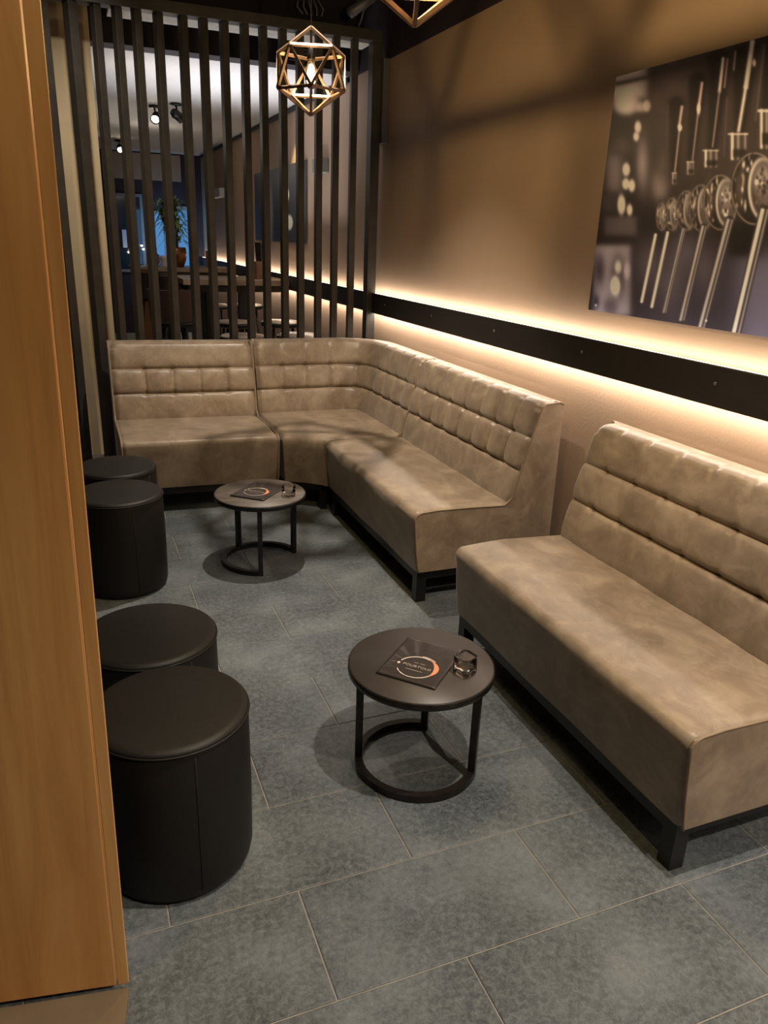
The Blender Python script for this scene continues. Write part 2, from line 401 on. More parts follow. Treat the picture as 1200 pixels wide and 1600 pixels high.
def seat(name, T, L, D, parent):
    P = seat_prof(D); c = (D*.5, .29); bm = bmesh.new(); rings = []
    ins = [(0, .022), (.003, .012), (.008, .005), (.016, .001), (.026, 0)]
    ss = [(a, b) for a, b in ins]
    n = 24; ss += [(.026+(L-.052)*k/n, 0) for k in range(1, n)]; ss += [(L-a, b) for a, b in reversed(ins)]
    rnd = random.Random(int(L*1000+D*77))
    for s, i_ in ss:
        ring = []
        for d, z in P:
            q = i_*1.0; dd = d+(q if d < c[0] else -q); zz = z+(q if z < c[1] else -q)
            if .04 < d < D-.1 and z > .3: zz += .0035*math.sin(s*5.1+d*9)+.002*math.sin(s*17+d*23)
            if z < .39 and d < .05: dd += .0025*math.sin(s*11+z*20)
            ring.append(bm.verts.new(T(s, dd, zz)))
        rings.append(ring)
    m = len(P)
    for a, b in zip(rings, rings[1:]):
        for k in range(m): bm.faces.new((a[k], a[(k+1) % m], b[(k+1) % m], b[k]))
    bm.faces.new(rings[0]); bm.faces.new(rings[-1][::-1])
    o = from_bm(name, bm, M['suede'], parent); auto_smooth(o, 50); return o
def side_outline(D, dc):
    base = [(D, .152), (.030, .152), (.016, .25), (.006, .36), (.003, .398), (.012, .416), (.030, .424), (.10, .429), (.25, .427), (dc-.03, .42)]
    bk = [(dc+a, b) for a, b in ((.004, .45), (.028, .54), (.038, .575), (.056, .64), (.076, .718), (.098, .79), (.113, .84), (.135, .860), (.20, .866), (.218, .856))]
    return base+bk
def sofa(name, T, L, D, dc, seams, label, group, topv=.5, midv=1, near_panel=True, far_panel=True, legs=((.05, .05), (1, .05), (.05, 1), (1, 1))):
    o0 = T(0, 0, 0); root = empty(name, (0, 0, 0), label=label, cat='sofa', group=group)
    seat('seat', T, L, D, root)
    Tb = lambda s, d, z: T(s, d+dc, z)
    backrest('backrest', Tb, L, seams, root, topv, midv)
    for flag, s0, sg in ((near_panel, 0, -1), (far_panel, L, 1)):
        if not flag: continue
        out = side_outline(D-.003, dc); bm = bmesh.new()
        a = [bm.verts.new(T(s0-sg*.004, d, z)) for d, z in out]; b = [bm.verts.new(T(s0+sg*.003, d, z)) for d, z in out]
        bm.faces.new(a); bm.faces.new(b[::-1])
        for k in range(len(a)): bm.faces.new((a[k], a[(k+1) % len(a)], b[(k+1) % len(a)], b[k]))
        from_bm('side_panel', bm, M['suede'], root)
        pts = [T(s0+sg*.003, d, z) for d, z in dense(out[1:], .02)]
        tube('piping', pts, .0035, M['piping'], root, 6)
    # metal base
    zb0, zb1 = .108, .148
    def bar(nm, s0, s1, d0, d1, z0, z1):
        bm = bmesh.new(); add_box(bm, 0, 1, 0, 1, 0, 1)
        for v in bm.verts: v.co = T(s0+(s1-s0)*v.co.x, d0+(d1-d0)*v.co.y, z0+(z1-z0)*v.co.z)
        return from_bm(nm, bm, M['black_metal'], root)
    i0, i1, f0, f1 = .02, L-.02, .035, D-.03; t = .045
    bar('base_rail', i0, i1, f0, f0+t, zb0, zb1); bar('base_rail', i0, i1, f1-t, f1, zb0, zb1)
    bar('base_rail', i0, i0+t, f0+t, f1-t, zb0, zb1); bar('base_rail', i1-t, i1, f0+t, f1-t, zb0, zb1)
    for s0 in (i0, i1-t):
        for d0 in (f0, f1-t): bar('leg', s0, s0+t, d0, d0+t, 0, zb0)
    return root
def place(ox, oy, ang, flip=False):
    """local (along l, depth d) to world; depth turns 90 deg left of along unless flip"""
    c, s = math.cos(ang), math.sin(ang)
    def T(l, d, z):
        return (ox+l*c-d*s, oy+l*s+d*c, z) if not flip else (ox+l*c+d*s, oy+l*s-d*c, z)
    return T
SG = 'suede bench sofas with tufted backs'
seamsA = [.16+.155*k for k in range(7)]
TA = place(1.247, 2.70, PI/2, True)
sofa('bench_sofa', TA, 1.235, .683, .458, seamsA, 'taupe suede bench sofa along the wall, between the corner piece and the nearest sofa', SG)
TB = place(1.247, 1.10, PI/2, True)
sofa('bench_sofa', TB, 1.235, .683, .458, seamsA, 'taupe suede bench sofa nearest the viewer, standing alone on the right', SG, far_panel=False, topv=.15, midv=.3)
_c, _s = math.cos(R_(-3.4)), math.sin(R_(-3.4))
TC = lambda l, d, z: (.180+l*_c, 4.165+l*_s+d, z)
sofa('bench_sofa', TC, .848, .79, .56, [.19, .355, .515, .68], 'taupe suede bench sofa at the back left, in front of the slat screen', SG, topv=.06)

# corner unit
def corner_unit():
    root = empty('corner_sofa', (0, 0, 0), label='taupe suede corner sofa piece filling the corner between two benches', cat='sofa', group=SG)
    root['group'] = SG
    x0, x1, y0, y1 = 1.046, 1.932, 3.946, 4.925
    poly = [(x0, 4.105), (1.06, 4.095), (1.15, 4.045), (1.235, 3.975), (1.25, y0), (x1, y0), (x1, y1), (x0, y1)]
    n = len(poly); cx, cy = 1.5, 4.45
    lev = [(.150, .022), (.25, .012), (.36, .004), (.397, 0), (.412, .006), (.424, .016), (.430, .034)]
    bm = bmesh.new(); rings = []
    for z, i_ in lev:
        ring = []
        for k, (x, y) in enumerate(poly):
            f = i_ if k < 5 else min(i_, .004); dx, dy = cx-x, cy-y; l = math.hypot(dx, dy)
            ring.append(bm.verts.new((x+dx/l*f, y+dy/l*f, z)))
        rings.append(ring)
    for a, b in zip(rings, rings[1:]):
        for k in range(n): bm.faces.new((a[k], a[(k+1) % n], b[(k+1) % n], b[k]))
    bm.faces.new(rings[0]); bm.faces.new(rings[-1])
    o = from_bm('seat', bm, M['suede'], root); auto_smooth(o, 42)
    # backrest swept round the inner corner
    yc, xc, r = 4.70, 1.712, .11
    path = []; step = .009
    n1 = int((xc-r-x0)/step)
    for k in range(n1): path.append((x0+(xc-r-x0)*k/n1, yc, 0, 1))
    na = 26
    for k in range(na+1):
        a = PI/2*k/na; path.append((xc-r+r*math.sin(a), yc-r+r*math.cos(a), math.sin(a), math.cos(a)))
    n2 = int((yc-r-y0)/step)
    for k in range(1, n2+1): path.append((xc, yc-r-(yc-r-y0)*k/n2, 1, 0))
    s = [0]
    for a, b in zip(path, path[1:]): s.append(s[-1]+math.hypot(b[0]-a[0], b[1]-a[1]))
    L = s[-1]; Lc = (xc-r-x0)+r*PI/4
    seams = [.17, .33, .49, .63, Lc+.14, Lc+.29, Lc+.44, L-.14]
    P = dense(back_base(0), .0075); bm = bmesh.new(); rings = []; nrm = []
    for i in range(len(P)):
        a, b = P[max(0, i-1)], P[min(len(P)-1, i+1)]; t = Vector((b[0]-a[0], b[1]-a[1])).normalized(); nrm.append((-t.y, t.x))
    for (px, py, nx, ny), ss in zip(path, s):
        ring = []
        for (d, z), (nd, nz) in zip(P, nrm):
            h = puff(ss, z, d, seams, L, .2); dd = d+nd*h; ring.append(bm.verts.new((px+nx*dd, py+ny*dd, z+nz*h)))
        rings.append(ring)
    for a, b in zip(rings, rings[1:]):
        for k in range(len(P)-1): bm.faces.new((a[k], a[k+1], b[k+1], b[k]))
        bm.faces.new((a[-1], a[0], b[0], b[-1]))
    bm.faces.new(rings[0]); bm.faces.new(rings[-1][::-1])
    o = from_bm('backrest', bm, M['suede'], root); auto_smooth(o, 55)
    # base
    def bar(nm, a, b, z0, z1, t=.04):
        a = Vector((*a, 0)); b = Vector((*b, 0)); d = (b-a).normalized(); q = Vector((-d.y, d.x, 0))*t
        bm = bmesh.new(); vs = []
        for z in (z0, z1):
            vs.append([bm.verts.new(p+Vector((0, 0, z))) for p in (a, b, b+q, a+q)])
        bm.faces.new(vs[0][::-1]); bm.faces.new(vs[1])
        for k in range(4): bm.faces.new((vs[0][k], vs[0][(k+1) % 4], vs[1][(k+1) % 4], vs[1][k]))
        from_bm(nm, bm, M['black_metal'], root)
    bar('base_rail', (1.09, 4.125), (1.25, 4.02), .108, .148); bar('base_rail', (1.29, 3.98), (1.90, 3.98), .108, .148)
    bar('base_rail', (1.09, 4.18), (1.09, 4.86), .108, .148); bar('base_rail', (1.09, 4.86), (1.90, 4.86), .108, .148)
    for x, y in ((1.095, 4.125), (1.238, 3.995), (1.855, 3.985), (1.095, 4.86), (1.855, 4.86)):
        box('leg', (x, x+.04, y, y+.04, 0, .108), M['black_metal'], root, .001)
    return root
corner_unit()

# ------------------------------------------------------------------ pouffes
def pouffe(x, y, rz, label):
    root = empty('round_pouffe', (x, y, 0), rz, label=label, cat='stool', group='black round pouffes along the left side')
    r = .186
    lathe('body', [(0, .006), (r-.012, .006), (r-.004, .014), (r, .034), (r+.002, .2), (r, .412), (r-.002, .418), (r-.010, .420), (0, .420)], M['leather'], root, 72)
    prof = [(0, .4205), (r-.006, .4205), (r+.0005, .4225)]
    for k in range(1, 8): a = PI/2*k/7; prof.append((r-.020+.0205*math.cos(a), .4225+.014*math.sin(a)))
    prof += [(.12, .4395), (.06, .442), (0, .443)]
    lathe('seat_cushion', prof, M['leather'], root, 72)
    tube('piping', [((r+.001)*math.cos(2*PI*k/72), (r+.001)*math.sin(2*PI*k/72), .421) for k in range(72)], .0028, M['leather'], root, 6, True)
    tube('seam', [(r+.0005, 0, .03), (r+.0025, 0, .2), (r+.0005, 0, .41)], .0016, M['leather'], root, 6)
    for a in (.8, 2.9, 5): lathe('foot', [(0, 0), (.016, 0), (.016, .007), (0, .007)], M['black_metal'], root, 16, loc=(.14*math.cos(a), .14*math.sin(a), 0))
    return root
pouffe(.126, 1.612, R_(-80), 'black leatherette round pouffe nearest the viewer, by the wooden pillar')
pouffe(.115, 1.993, R_(-60), 'black round pouffe directly behind the nearest one')
pouffe(.109, 3.297, R_(-75), 'black round pouffe level with the far coffee table')
pouffe(.123, 3.706, R_(-40), 'black round pouffe farthest away, mostly hidden, by the back left bench')

# ------------------------------------------------------------------ coffee tables
def coffee_table(cx, cy, r, h, rb, ang, arc, topm, metal, label):
    root = empty('round_coffee_table', (cx, cy, 0), label=label, cat='coffee table', group='round nesting coffee tables')
    lathe('tabletop', [(0, h-.022), (r-.004, h-.022), (r-.001, h-.019), (r-.001, h-.005), (r-.004, h), (0, h)], topm, root, 96)
    lathe('edge_band', [(r-.001, h-.024), (r+.0015, h-.023), (r+.0015, h-.003), (r-.001, h-.002), (r-.001, h-.024)], metal, root, 96)
    t = .011
    # C-shaped ring of square tube
    bm = bmesh.new(); a0, a1 = arc; N = 60; rings = []
    for k in range(N+1):
        a = R_(a0+(a1-a0)*k/N); c, s = math.cos(a), math.sin(a)
        rings.append([bm.verts.new((q*c, q*s, z)) for q, z in ((rb-2*t, .001), (rb, .001), (rb, .024), (rb-2*t, .024))])
    for p, q in zip(rings, rings[1:]):
        for k in range(4): bm.faces.new((p[k], p[(k+1) % 4], q[(k+1) % 4], q[k]))
    bm.faces.new(rings[0]); bm.faces.new(rings[-1][::-1])
    o = from_bm('base_ring', bm, metal, root); auto_smooth(o, 40)
    for a in ang:
        a = R_(a); m = Matrix.Rotation(a, 4, 'Z') @ Matrix.Translation((rb-t, 0, 0))
        box('leg', (-t, t, -t, t, .0, h-.024), metal, root, .001, mtx=m)
    return root
coffee_table(.845, 1.732, .2115, .347, .186, (161, 57, -43), (57, 317), M['brown_top'], M['worn_metal'], 'round black coffee table with dark brown top nearest the viewer')
coffee_table(.747, 3.373, .2135, .350, .191, (116, 15, -104), (15, 256), M['grey_top'], M['black_metal'], 'round black coffee table with greyish wood top near the corner')

def menu(cx, cy, ang, zt, w, l, rc, rr, label):
    """w along text, l away"""
    root = empty('menu_folder', (cx, cy, zt), ang, label=label, cat='menu', group='black menus on the coffee tables')
    bm = bmesh.new(); N = 28; Mx = 34; top = []
    for j in range(Mx+1):
        row = []
        for i in range(N+1):
            x = -w/2+w*i/N; y = -l/2+l*j/Mx; e = min(x+w/2, w/2-x, y+l/2, l/2-y)
            z = .0085-.003*g_(e, .004)
            X = x+w/2; a = math.atan2(y-rc[1], x-rc[0])
            dd = math.hypot(x-rc[0], y-rc[1])
            if dd > rr*1.05 and x < rc[0] and y > rc[1]-.03: z += .0016*math.sin(a*16)*min(1, (dd-rr)/.02)*min(1, e/.01)
            row.append(bm.verts.new((x, y, z)))
        top.append(row)
    for j in range(Mx):
        for i in range(N): bm.faces.new((top[j][i], top[j][i+1], top[j+1][i+1], top[j+1][i]))
    c = [bm.verts.new((sx_*w/2, sy_*l/2, .0012)) for sx_, sy_ in ((-1, -1), (1, -1), (1, 1), (-1, 1))]
    edge = [top[0][i] for i in range(N+1)], [top[j][N] for j in range(Mx+1)], [top[Mx][i] for i in range(N, -1, -1)], [top[j][0] for j in range(Mx, -1, -1)]
    for k in range(4): bm.faces.new([c[k]]+[c[(k+1) % 4]]+edge[k][::-1])
    bm.faces.new(c[::-1])
    cover = from_bm('cover', bm, M['menu'], root, smooth=False)
    for p in cover.data.polygons: p.use_smooth = len(p.vertices) == 4 and p.area < .001
    # copper brush ring
    def arcm(name, a0, a1, wf, mat, rad=rr):
        bm = bmesh.new(); n = max(4, int(abs(a1-a0)/5)); prev = None
        for k in range(n+1):
            a = R_(a0+(a1-a0)*k/n); wd = wf(k/n); q = [bm.verts.new(((rad+s_*wd)*math.cos(a)+rc[0], (rad+s_*wd)*math.sin(a)+rc[1], .0094)) for s_ in (-.5, .5)]
            if prev: bm.faces.new((prev[0], prev[1], q[1], q[0]))
            prev = q
        from_bm(name, bm, mat, cover)
    arcm('copper_ring', -30, 70, lambda u: .0035+.011*math.sin(PI*min(1, u*1.15)), M['copper'])
    arcm('pale_ring', 70, 165, lambda u: .0045-.001*u, M['pale_foil'])
    arcm('pale_ring', 52, 96, lambda u: .003, M['pale_foil'], rr+.0055)
    arcm('pale_ring', 174, 186, lambda u: .002+.007*math.sin(PI*u), M['pale_foil'])
    arcm('pale_ring', 212, 228, lambda u: .003, M['pale_foil'])
    arcm('pale_ring', 231, 255, lambda u: .003, M['pale_foil'])
    arcm('pale_ring', 257, 330, lambda u: .0025+.001*u, M['pale_foil'])
    fc = bpy.data.curves.new('lettering', 'FONT'); fc.body = 'POURTOUS'; fc.size = .0158; fc.align_x = 'CENTER'; fc.align_y = 'CENTER'; fc.extrude = .0002; fc.space_character = 1.06
    fo = bpy.data.objects.new('tmp', fc); COL.objects.link(fo); dg = bpy.context.evaluated_depsgraph_get(); dg.update()
    me = bpy.data.meshes.new_from_object(fo.evaluated_get(dg)); bpy.data.objects.remove(fo)
    me.materials.clear(); t = link('lettering', me, M['silver_ink'], cover); t.location = (rc[0], rc[1]+.001, .0096)
    for yy, segs in ((.020, ((-.016, -.004), (.003, .018))), (-.020, ((-.026, .024),))):
        bm = bmesh.new()
        for a, b in segs: add_box(bm, rc[0]+a, rc[0]+b, rc[1]+yy-.0008, rc[1]+yy+.0008, .0094, .0096)
        from_bm('fine_print', bm, M['silver_ink'], cover)
    return root
menu(.841, 1.727, R_(-47), .347, .178, .228, (.004, -.040), .056, 'black menu with copper ring logo on the nearest coffee table')
menu(.742, 3.382, R_(-41), .350, .175, .235, (.002, -.030), .055, 'black menu with copper ring logo on the far coffee table')

def glass(name, x, y, z, sup, r, h, rz, label):
    root = empty(name, (x, y, z), rz, label=label, cat='glass')
    prof = [(0, .0), (r*.86, .0), (r*.96, .004), (r, .012), (r*1.0, h-.003), (r*.97, h), (r*.82, h-.001), (r*.78, h-.006), (r*.74, .022), (r*.6, .016), (0, .014)]
    lathe('glass_body', prof, M['glass'], root, 48, sup=sup)
    return root
glass('square_tealight_glass', .936, 1.636, .3475, 4, .0285, .058, R_(20), 'squarish smoked glass tealight holder on the nearest coffee table')
glass('round_tumbler', .862, 3.282, .3505, None, .032, .056, 0, 'small round smoked glass tumbler on the far coffee table')

# ------------------------------------------------------------------ pendants
def pendant(x, y, zc, ang, energy, label):
    root = empty('geometric_pendant_lamp', (x, y, zc), label=label, cat='pendant lamp', group='copper wire cage pendant lamps')
    Rr = .168; V = [(0, 0, Rr), (0, 0, -Rr)]
    zl = Rr/math.sqrt(5); rl = 2*Rr/math.sqrt(5)
    for k in range(5): a = ang+2*PI*k/5; V.append((rl*math.cos(a), rl*math.sin(a), -zl))
    for k in range(5): a = ang+PI/5+2*PI*k/5; V.append((rl*math.cos(a), rl*math.sin(a), zl))
    V = [Vector(v) for v in V]; el = (V[2]-V[3]).length
    for i in range(12):
        for j in range(i+1, 12):
            if abs((V[i]-V[j]).length-el) > .01: continue
            a, b = V[i], V[j]; d = (b-a).normalized(); m = (a+b)/2; out = m.normalized(); side = d.cross(out).normalized()
            bm = bmesh.new(); t = .0055
            vs = []
            for p in (a+d*.001, b-d*.001):
                vs.append([bm.verts.new(p+side*t*u+out*t*v) for u, v in ((-1, -1), (1, -1), (1, 1), (-1, 1))])
            for k in range(4): bm.faces.new((vs[0][k], vs[0][(k+1) % 4], vs[1][(k+1) % 4], vs[1][k]))
            bm.faces.new(vs[0][::-1]); bm.faces.new(vs[1])
            from_bm('cage_rod', bm, M['bronze'], root)
    lathe('socket', [(0, .045), (.016, .045), (.018, .05), (.018, .095), (.008, .105), (0, .105)], M['black_metal'], root, 24)
    tube('cord', [(0, 0, .10), (0, 0, ZC-zc-.02)], .0035, M['cord'], root, 8)
    lathe('canopy', [(0, ZC-zc-.025), (.045, ZC-zc-.025), (.05, ZC-zc-.002), (0, ZC-zc-.002)], M['black_metal'], root, 32)
    n = NT('clear_bulb_glass'); n.base((1, .86, .6, 1)); n.set(Roughness=.0, IOR=1.1); n.b.inputs['Transmission Weight'].default_value = 1
    b = lathe('bulb', [(0, -.066), (.012, -.064), (.022, -.05), (.027, -.03), (.026, -.005), (.018, .028), (.014, .045)], n.m, root, 32)
    b.visible_shadow = True
    lathe('filament', [(0, -.056), (.010, -.052), (.017, -.036), (.018, -.02), (.014, .008), (.008, .026), (0, .03)], M['bulb_lit'], b, 16)
    l = light('bulb_light', 'POINT', (0, 0, -.052-.020), energy, (1, .72, .34), shadow_soft_size=.012); l.parent = root
    return root
pendant(1.061, 3.597, 2.168, math.atan2(-3.6, -1.06), 7, 'copper icosahedron cage pendant lamp hanging before the slat screen')
pendant(.861, 2.012, 2.168, math.atan2(-2.01, -.86)+R_(3), 33, 'copper cage pendant lamp cut off by the top edge of the photo')

# ------------------------------------------------------------------ pictures (flat prints on boards)
def proj(x, y, z):
    v = (x, y, z-H); dz = CF.x*v[0]+CF.y*v[1]+CF.z*v[2]
    return 600+F*(CR.x*v[0]+CR.y*v[1]+CR.z*v[2])/dz, 800+F*(CD.x*v[0]+CD.y*v[1]+CD.z*v[2])/dz
def print_mesh(name, ny, nz, y0, y1, z0, z1, x, fn, mat, parent, gain=0):
    Y, Z = np.meshgrid(np.linspace(y0, y1, ny), np.linspace(z0, z1, nz)); col = fn(Y, Z)
    co = np.stack([np.full(Y.shape, x), Y, Z], -1).reshape(-1, 3); idx = np.arange(ny*nz).reshape(nz, ny)
    a, b, c, d = idx[:-1, :-1].ravel(), idx[:-1, 1:].ravel(), idx[1:, 1:].ravel(), idx[1:, :-1].ravel()
    f = np.stack([a, b, c, d], -1)
    me = bpy.data.meshes.new(name); me.vertices.add(len(co)); me.vertices.foreach_set('co', co.ravel())
    me.loops.add(f.size); me.loops.foreach_set('vertex_index', f.ravel().astype(np.int32)); me.polygons.add(len(f))
    me.polygons.foreach_set('loop_start', np.arange(0, f.size, 4, dtype=np.int32)); me.update(calc_edges=True); me.validate()
    ca = me.color_attributes.new('print', 'FLOAT_COLOR', 'POINT')
    lin = np.where(col <= .04045, col/12.92, ((col+.055)/1.055)**2.4)
    if gain: lin = np.clip(lin*np.array([1.9, 2.05, 2.7])*gain, 0, .92)
    ca.data.foreach_set('color', np.concatenate([lin.reshape(-1, 3), np.ones((ny*nz, 1))], 1).astype(np.float32).ravel())
    return link(name, me, mat, parent)
n = NT('photo_print'); at = n.n('ShaderNodeVertexColor', layer_name='print'); n.base(at.outputs['Color']); n.set(Roughness=.5); M['print'] = n.m
def taps(Y, Z):
    # position on the print, in print units (crop-like coordinates of the printed photograph)
    v0, v1, v2 = 1.982, Y, Z-H
    dz = CF.x*v0+CF.y*v1+CF.z*v2; u = (600+F*(CR.x*v0+CR.y*v1+CR.z*v2)/dz-850)*2.909; v = (800+F*(CD.x*v0+CD.y*v1+CD.z*v2)/dz-50)*2.909
    C = np.zeros(Y.shape+(3,)); C[:] = np.array([26, 19, 20])/255
    rng = np.random.RandomState(3)
    def sm(d, w): return 1/(1+np.exp(np.clip(d/w, -40, 40)))
    def put(m, c, k=1.0):
        m = (m*k)[..., None]; C[:] = C*(1-m)+np.array(c)/255*m
    def ell(cx, cy, rx, ry, c, soft=2., k=1.):
        r = np.sqrt(((u-cx)/rx)**2+((v-cy)/ry)**2); put(sm((r-1)*min(rx, ry), soft), c, k)
    def ring(cx, cy, rx, ry, w, c, soft=1.5, k=1.):
        r = np.sqrt(((u-cx)/rx)**2+((v-cy)/ry)**2); put(sm(np.abs(r-1)*min(rx, ry)-w, soft), c, k)
    def line(x0, y0, x1, y1, wd, c, soft=1.5, k=1., w1=None):
        L2 = (x1-x0)**2+(y1-y0)**2; t = np.clip(((u-x0)*(x1-x0)+(v-y0)*(y1-y0))/L2, 0, 1)
        d = np.hypot(u-x0-t*(x1-x0), v-y0-t*(y1-y0)); ww = wd if w1 is None else wd+(w1-wd)*t
        put(sm(d-ww/2, soft), c, k)
    def rect(xa, xb, ya, yb, c, soft=5, k=1.): put(sm(xa-u, soft)*sm(u-xb, soft)*sm(ya-v, soft)*sm(v-yb, soft), c, k)
    # soft background
    rect(300, 470, 150, 300, (206, 188, 176), 8); ell(370, 320, 60, 55, (200, 182, 172), 8); ell(440, 340, 30, 22, (190, 170, 162), 5)
    line(330, 235, 470, 205, 16, (60, 44, 40), 5)
    ell(590, 235, 70, 55, (128, 104, 100), 22); ell(520, 300, 40, 40, (74, 56, 54), 18); ell(660, 215, 30, 40, (90, 74, 70), 12)
    rect(285, 350, 550, 730, (128, 112, 112), 14); ell(447, 600, 24, 95, (158, 144, 142), 10); ell(350, 520, 40, 40, (70, 58, 58), 15)
    ell(525, 690, 32, 60, (166, 150, 146), 12); ell(540, 600, 14, 40, (110, 96, 94), 8)
    rect(272, 420, 838, 925, (78, 68, 68), 6); rect(262, 330, 735, 820, (52, 42, 44), 8)
    for a in ((425, 432, 15, 27), (417, 475, 13, 20), (372, 625, 17, 30), (370, 690, 16, 25), (397, 698, 15, 28), (350, 785, 18, 45), (387, 808, 13, 25), (466, 335, 17, 26)):
        ell(*a, (222, 206, 192), 2.5, .92)
    rect(225, 393, 968, 1290, (158, 146, 150), 7); ell(250, 1080, 22, 60, (66, 54, 60), 7); ell(335, 1110, 32, 90, (70, 58, 62), 9)
    ell(335, 1068, 15, 28, (206, 196, 190), 3); ell(376, 1085, 14, 36, (200, 188, 184), 3); ell(322, 1155, 22, 46, (222, 214, 206), 3); ell(300, 1250, 30, 40, (82, 72, 78), 9); ell(235, 1225, 12, 25, (50, 42, 48), 5)
    rect(400, 2000, 960, 1600, (52, 46, 54), 30, .8)
    for cx, cy, rx, ry in ((470, 1050, 40, 70), (560, 1150, 30, 60), (650, 1000, 40, 60), (730, 1080, 30, 60), (600, 1080, 22, 90)): ell(cx, cy, rx, ry, (92, 84, 92), 22, .7)
    rect(880, 2600, 1020, 1700, (96, 90, 102), 26, .85); rect(840, 980, 860, 1015, (16, 12, 14), 8)
    rect(470, 1500, 60, 720, (62, 50, 47), 30, .75)
    # dark tap handles rising to the top with pale glints
    for x0, y0, x1, y1, wa, wb in ((600, 330, 590, 660, 70, 24), (700, 225, 665, 600, 85, 26), (800, 130, 760, 540, 110, 34), (920, 40, 885, 470, 130, 40), (1090, -120, 1000, 420, 150, 50)):
        line(x0, y0, x1, y1, wa, (20, 14, 14), 6, .95, wb)
    line(625, 340, 612, 430, 12, (176, 150, 140), 2); line(614, 440, 592, 640, 8, (150, 130, 124), 2)
    line(716, 232, 700, 350, 12, (190, 160, 148), 2); line(700, 350, 672, 590, 7, (140, 120, 112), 2)
    line(812, 120, 795, 270, 13, (198, 180, 168), 2); line(832, 122, 818, 250, 9, (140, 110, 104), 2); line(795, 270, 764, 520, 8, (130, 112, 106), 2)
    line(945, 45, 915, 250, 20, (214, 198, 184), 2.5); line(915, 250, 882, 450, 14, (206, 190, 176), 2.5); line(868, 90, 860, 170, 8, (130, 118, 110), 2)
    line(1000, 60, 960, 400, 5, (90, 78, 74), 3); line(830, 300, 815, 560, 5, (80, 68, 64), 3); line(560, 330, 552, 640, 5, (66, 54, 52), 3)
    ell(616, 435, 9, 14, (236, 220, 206), 2); ell(701, 350, 8, 22, (228, 206, 192), 2); ell(953, 140, 8, 16, (200, 170, 156), 2)
    # collars
    for cx, cy, rx, ry in ((590, 665, 11, 26), (663, 618, 18, 30), (755, 575, 36, 40), (880, 520, 44, 62), (1010, 440, 40, 90), (1180, 330, 60, 110)):
        rect(cx-rx, cx+rx, cy-ry, cy+ry, (58, 48, 44), 3)
        rect(cx-rx*.75, cx-rx*.45, cy-ry, cy+ry, (216, 204, 190), 2); rect(cx-rx*.1, cx+rx*.12, cy-ry, cy+ry, (168, 154, 142), 3); rect(cx+rx*.6, cx+rx*.85, cy-ry, cy+ry, (138, 124, 114), 2)
        rect(cx-rx*1.05, cx+rx*1.05, cy-ry*.98, cy-ry*.84, (214, 200, 184), 1.5, .8); rect(cx-rx*.5, cx+rx*.9, cy+ry*.2, cy+ry*.8, (22, 16, 16), 3, .9)
    # round chrome bodies with sparkle
    for cx, cy, rx, ry in ((532, 840, 25, 62), (580, 828, 32, 75), (645, 812, 46, 92), (712, 800, 56, 108), (800, 775, 78, 128), (955, 712, 108, 168), (1180, 650, 150, 210)):
        ell(cx, cy, rx, ry, (22, 17, 17), 3)
        ring(cx, cy, rx*.96, ry*.96, rx*.025, (132, 116, 104), 1.5, .9)
        ell(cx-rx*.62, cy-ry*.05, rx*.2, ry*.55, (96, 82, 74), rx*.08, .8)
        for q in range(26):
            a = rng.uniform(.6*PI, 1.5*PI); rr_ = rng.uniform(.5, .9); s_ = rx*rng.uniform(.02, .06)
            ell(cx+rx*rr_*math.cos(a), cy+ry*rr_*math.sin(a), s_, s_*rng.uniform(1.5, 3.5), [(150, 128, 112), (216, 200, 184), (40, 30, 28)][rng.randint(3)], 1.6, .85)
        ell(cx+rx*.32, cy, rx*.60, ry*.84, (214, 200, 186), 2); ell(cx+rx*.37, cy, rx*.53, ry*.77, (40, 32, 31), 2.5)
        ell(cx+rx*.36, cy-ry*.22, rx*.38, ry*.40, (188, 174, 162), rx*.12, .9); ell(cx+rx*.45, cy+ry*.38, rx*.28, ry*.25, (104, 92, 86), rx*.1, .8)
        for q in range(34):
            a = rng.uniform(0, 2*PI); rr_ = rng.uniform(.0, .9); s_ = rx*rng.uniform(.03, .08)
            ell(cx+rx*.37+rx*.44*rr_*math.cos(a), cy+ry*.66*rr_*math.sin(a), s_, s_*1.6, [(50, 40, 38), (246, 238, 226), (110, 96, 88), (70, 60, 56)][rng.randint(4)], 1.6, .8)
    # spouts
    for x0, y0, x1, y1, wd, cc in ((505, 922, 442, 1225, 13, 1), (560, 912, 488, 1248, 13, 1), (633, 895, 545, 1273, 20, 0), (725, 885, 624, 1308, 32, 0), (842, 855, 712, 1345, 40, 0), (1000, 810, 866, 1380, 50, 1), (1240, 760, 1070, 1500, 64, 0)):
        line(x0, y0, x1, y1, wd, (206, 196, 178) if cc and wd < 20 else (44, 38, 38), 1.6)
        if wd > 15:
            ox = wd*.18; line(x0-ox, y0, x1-ox, y1, wd*.34, (214, 204, 190) if cc else (168, 158, 150), 2); line(x0+ox*1.6, y0, x1+ox*1.6, y1, wd*.14, (150, 140, 134), 2)
    ell(234, 1242, 4, 5, (225, 220, 215), 1); ell(735, 1312, 4, 5, (225, 220, 215), 1)
    return np.clip(C, 0, 1)
pic = empty('beer_tap_picture', (1.985, 2.0, 1.68), label='large black and white photo print of a row of beer taps', cat='picture')
bd = box('backing_board', (1.9845-1.985, 1.9985-1.985, 1.40-2.0, 2.69-2.0, 1.252-1.68, 2.10-1.68), simple('board_edge', srgb(120, 110, 100), .5), pic)
pm = print_mesh('print', 680, 430, 1.40, 2.69, 1.252, 2.10, 1.984, taps, M['print'], None, 1.0); pm.parent = pic; pm.location = (-1.985, -2.0, -1.68)
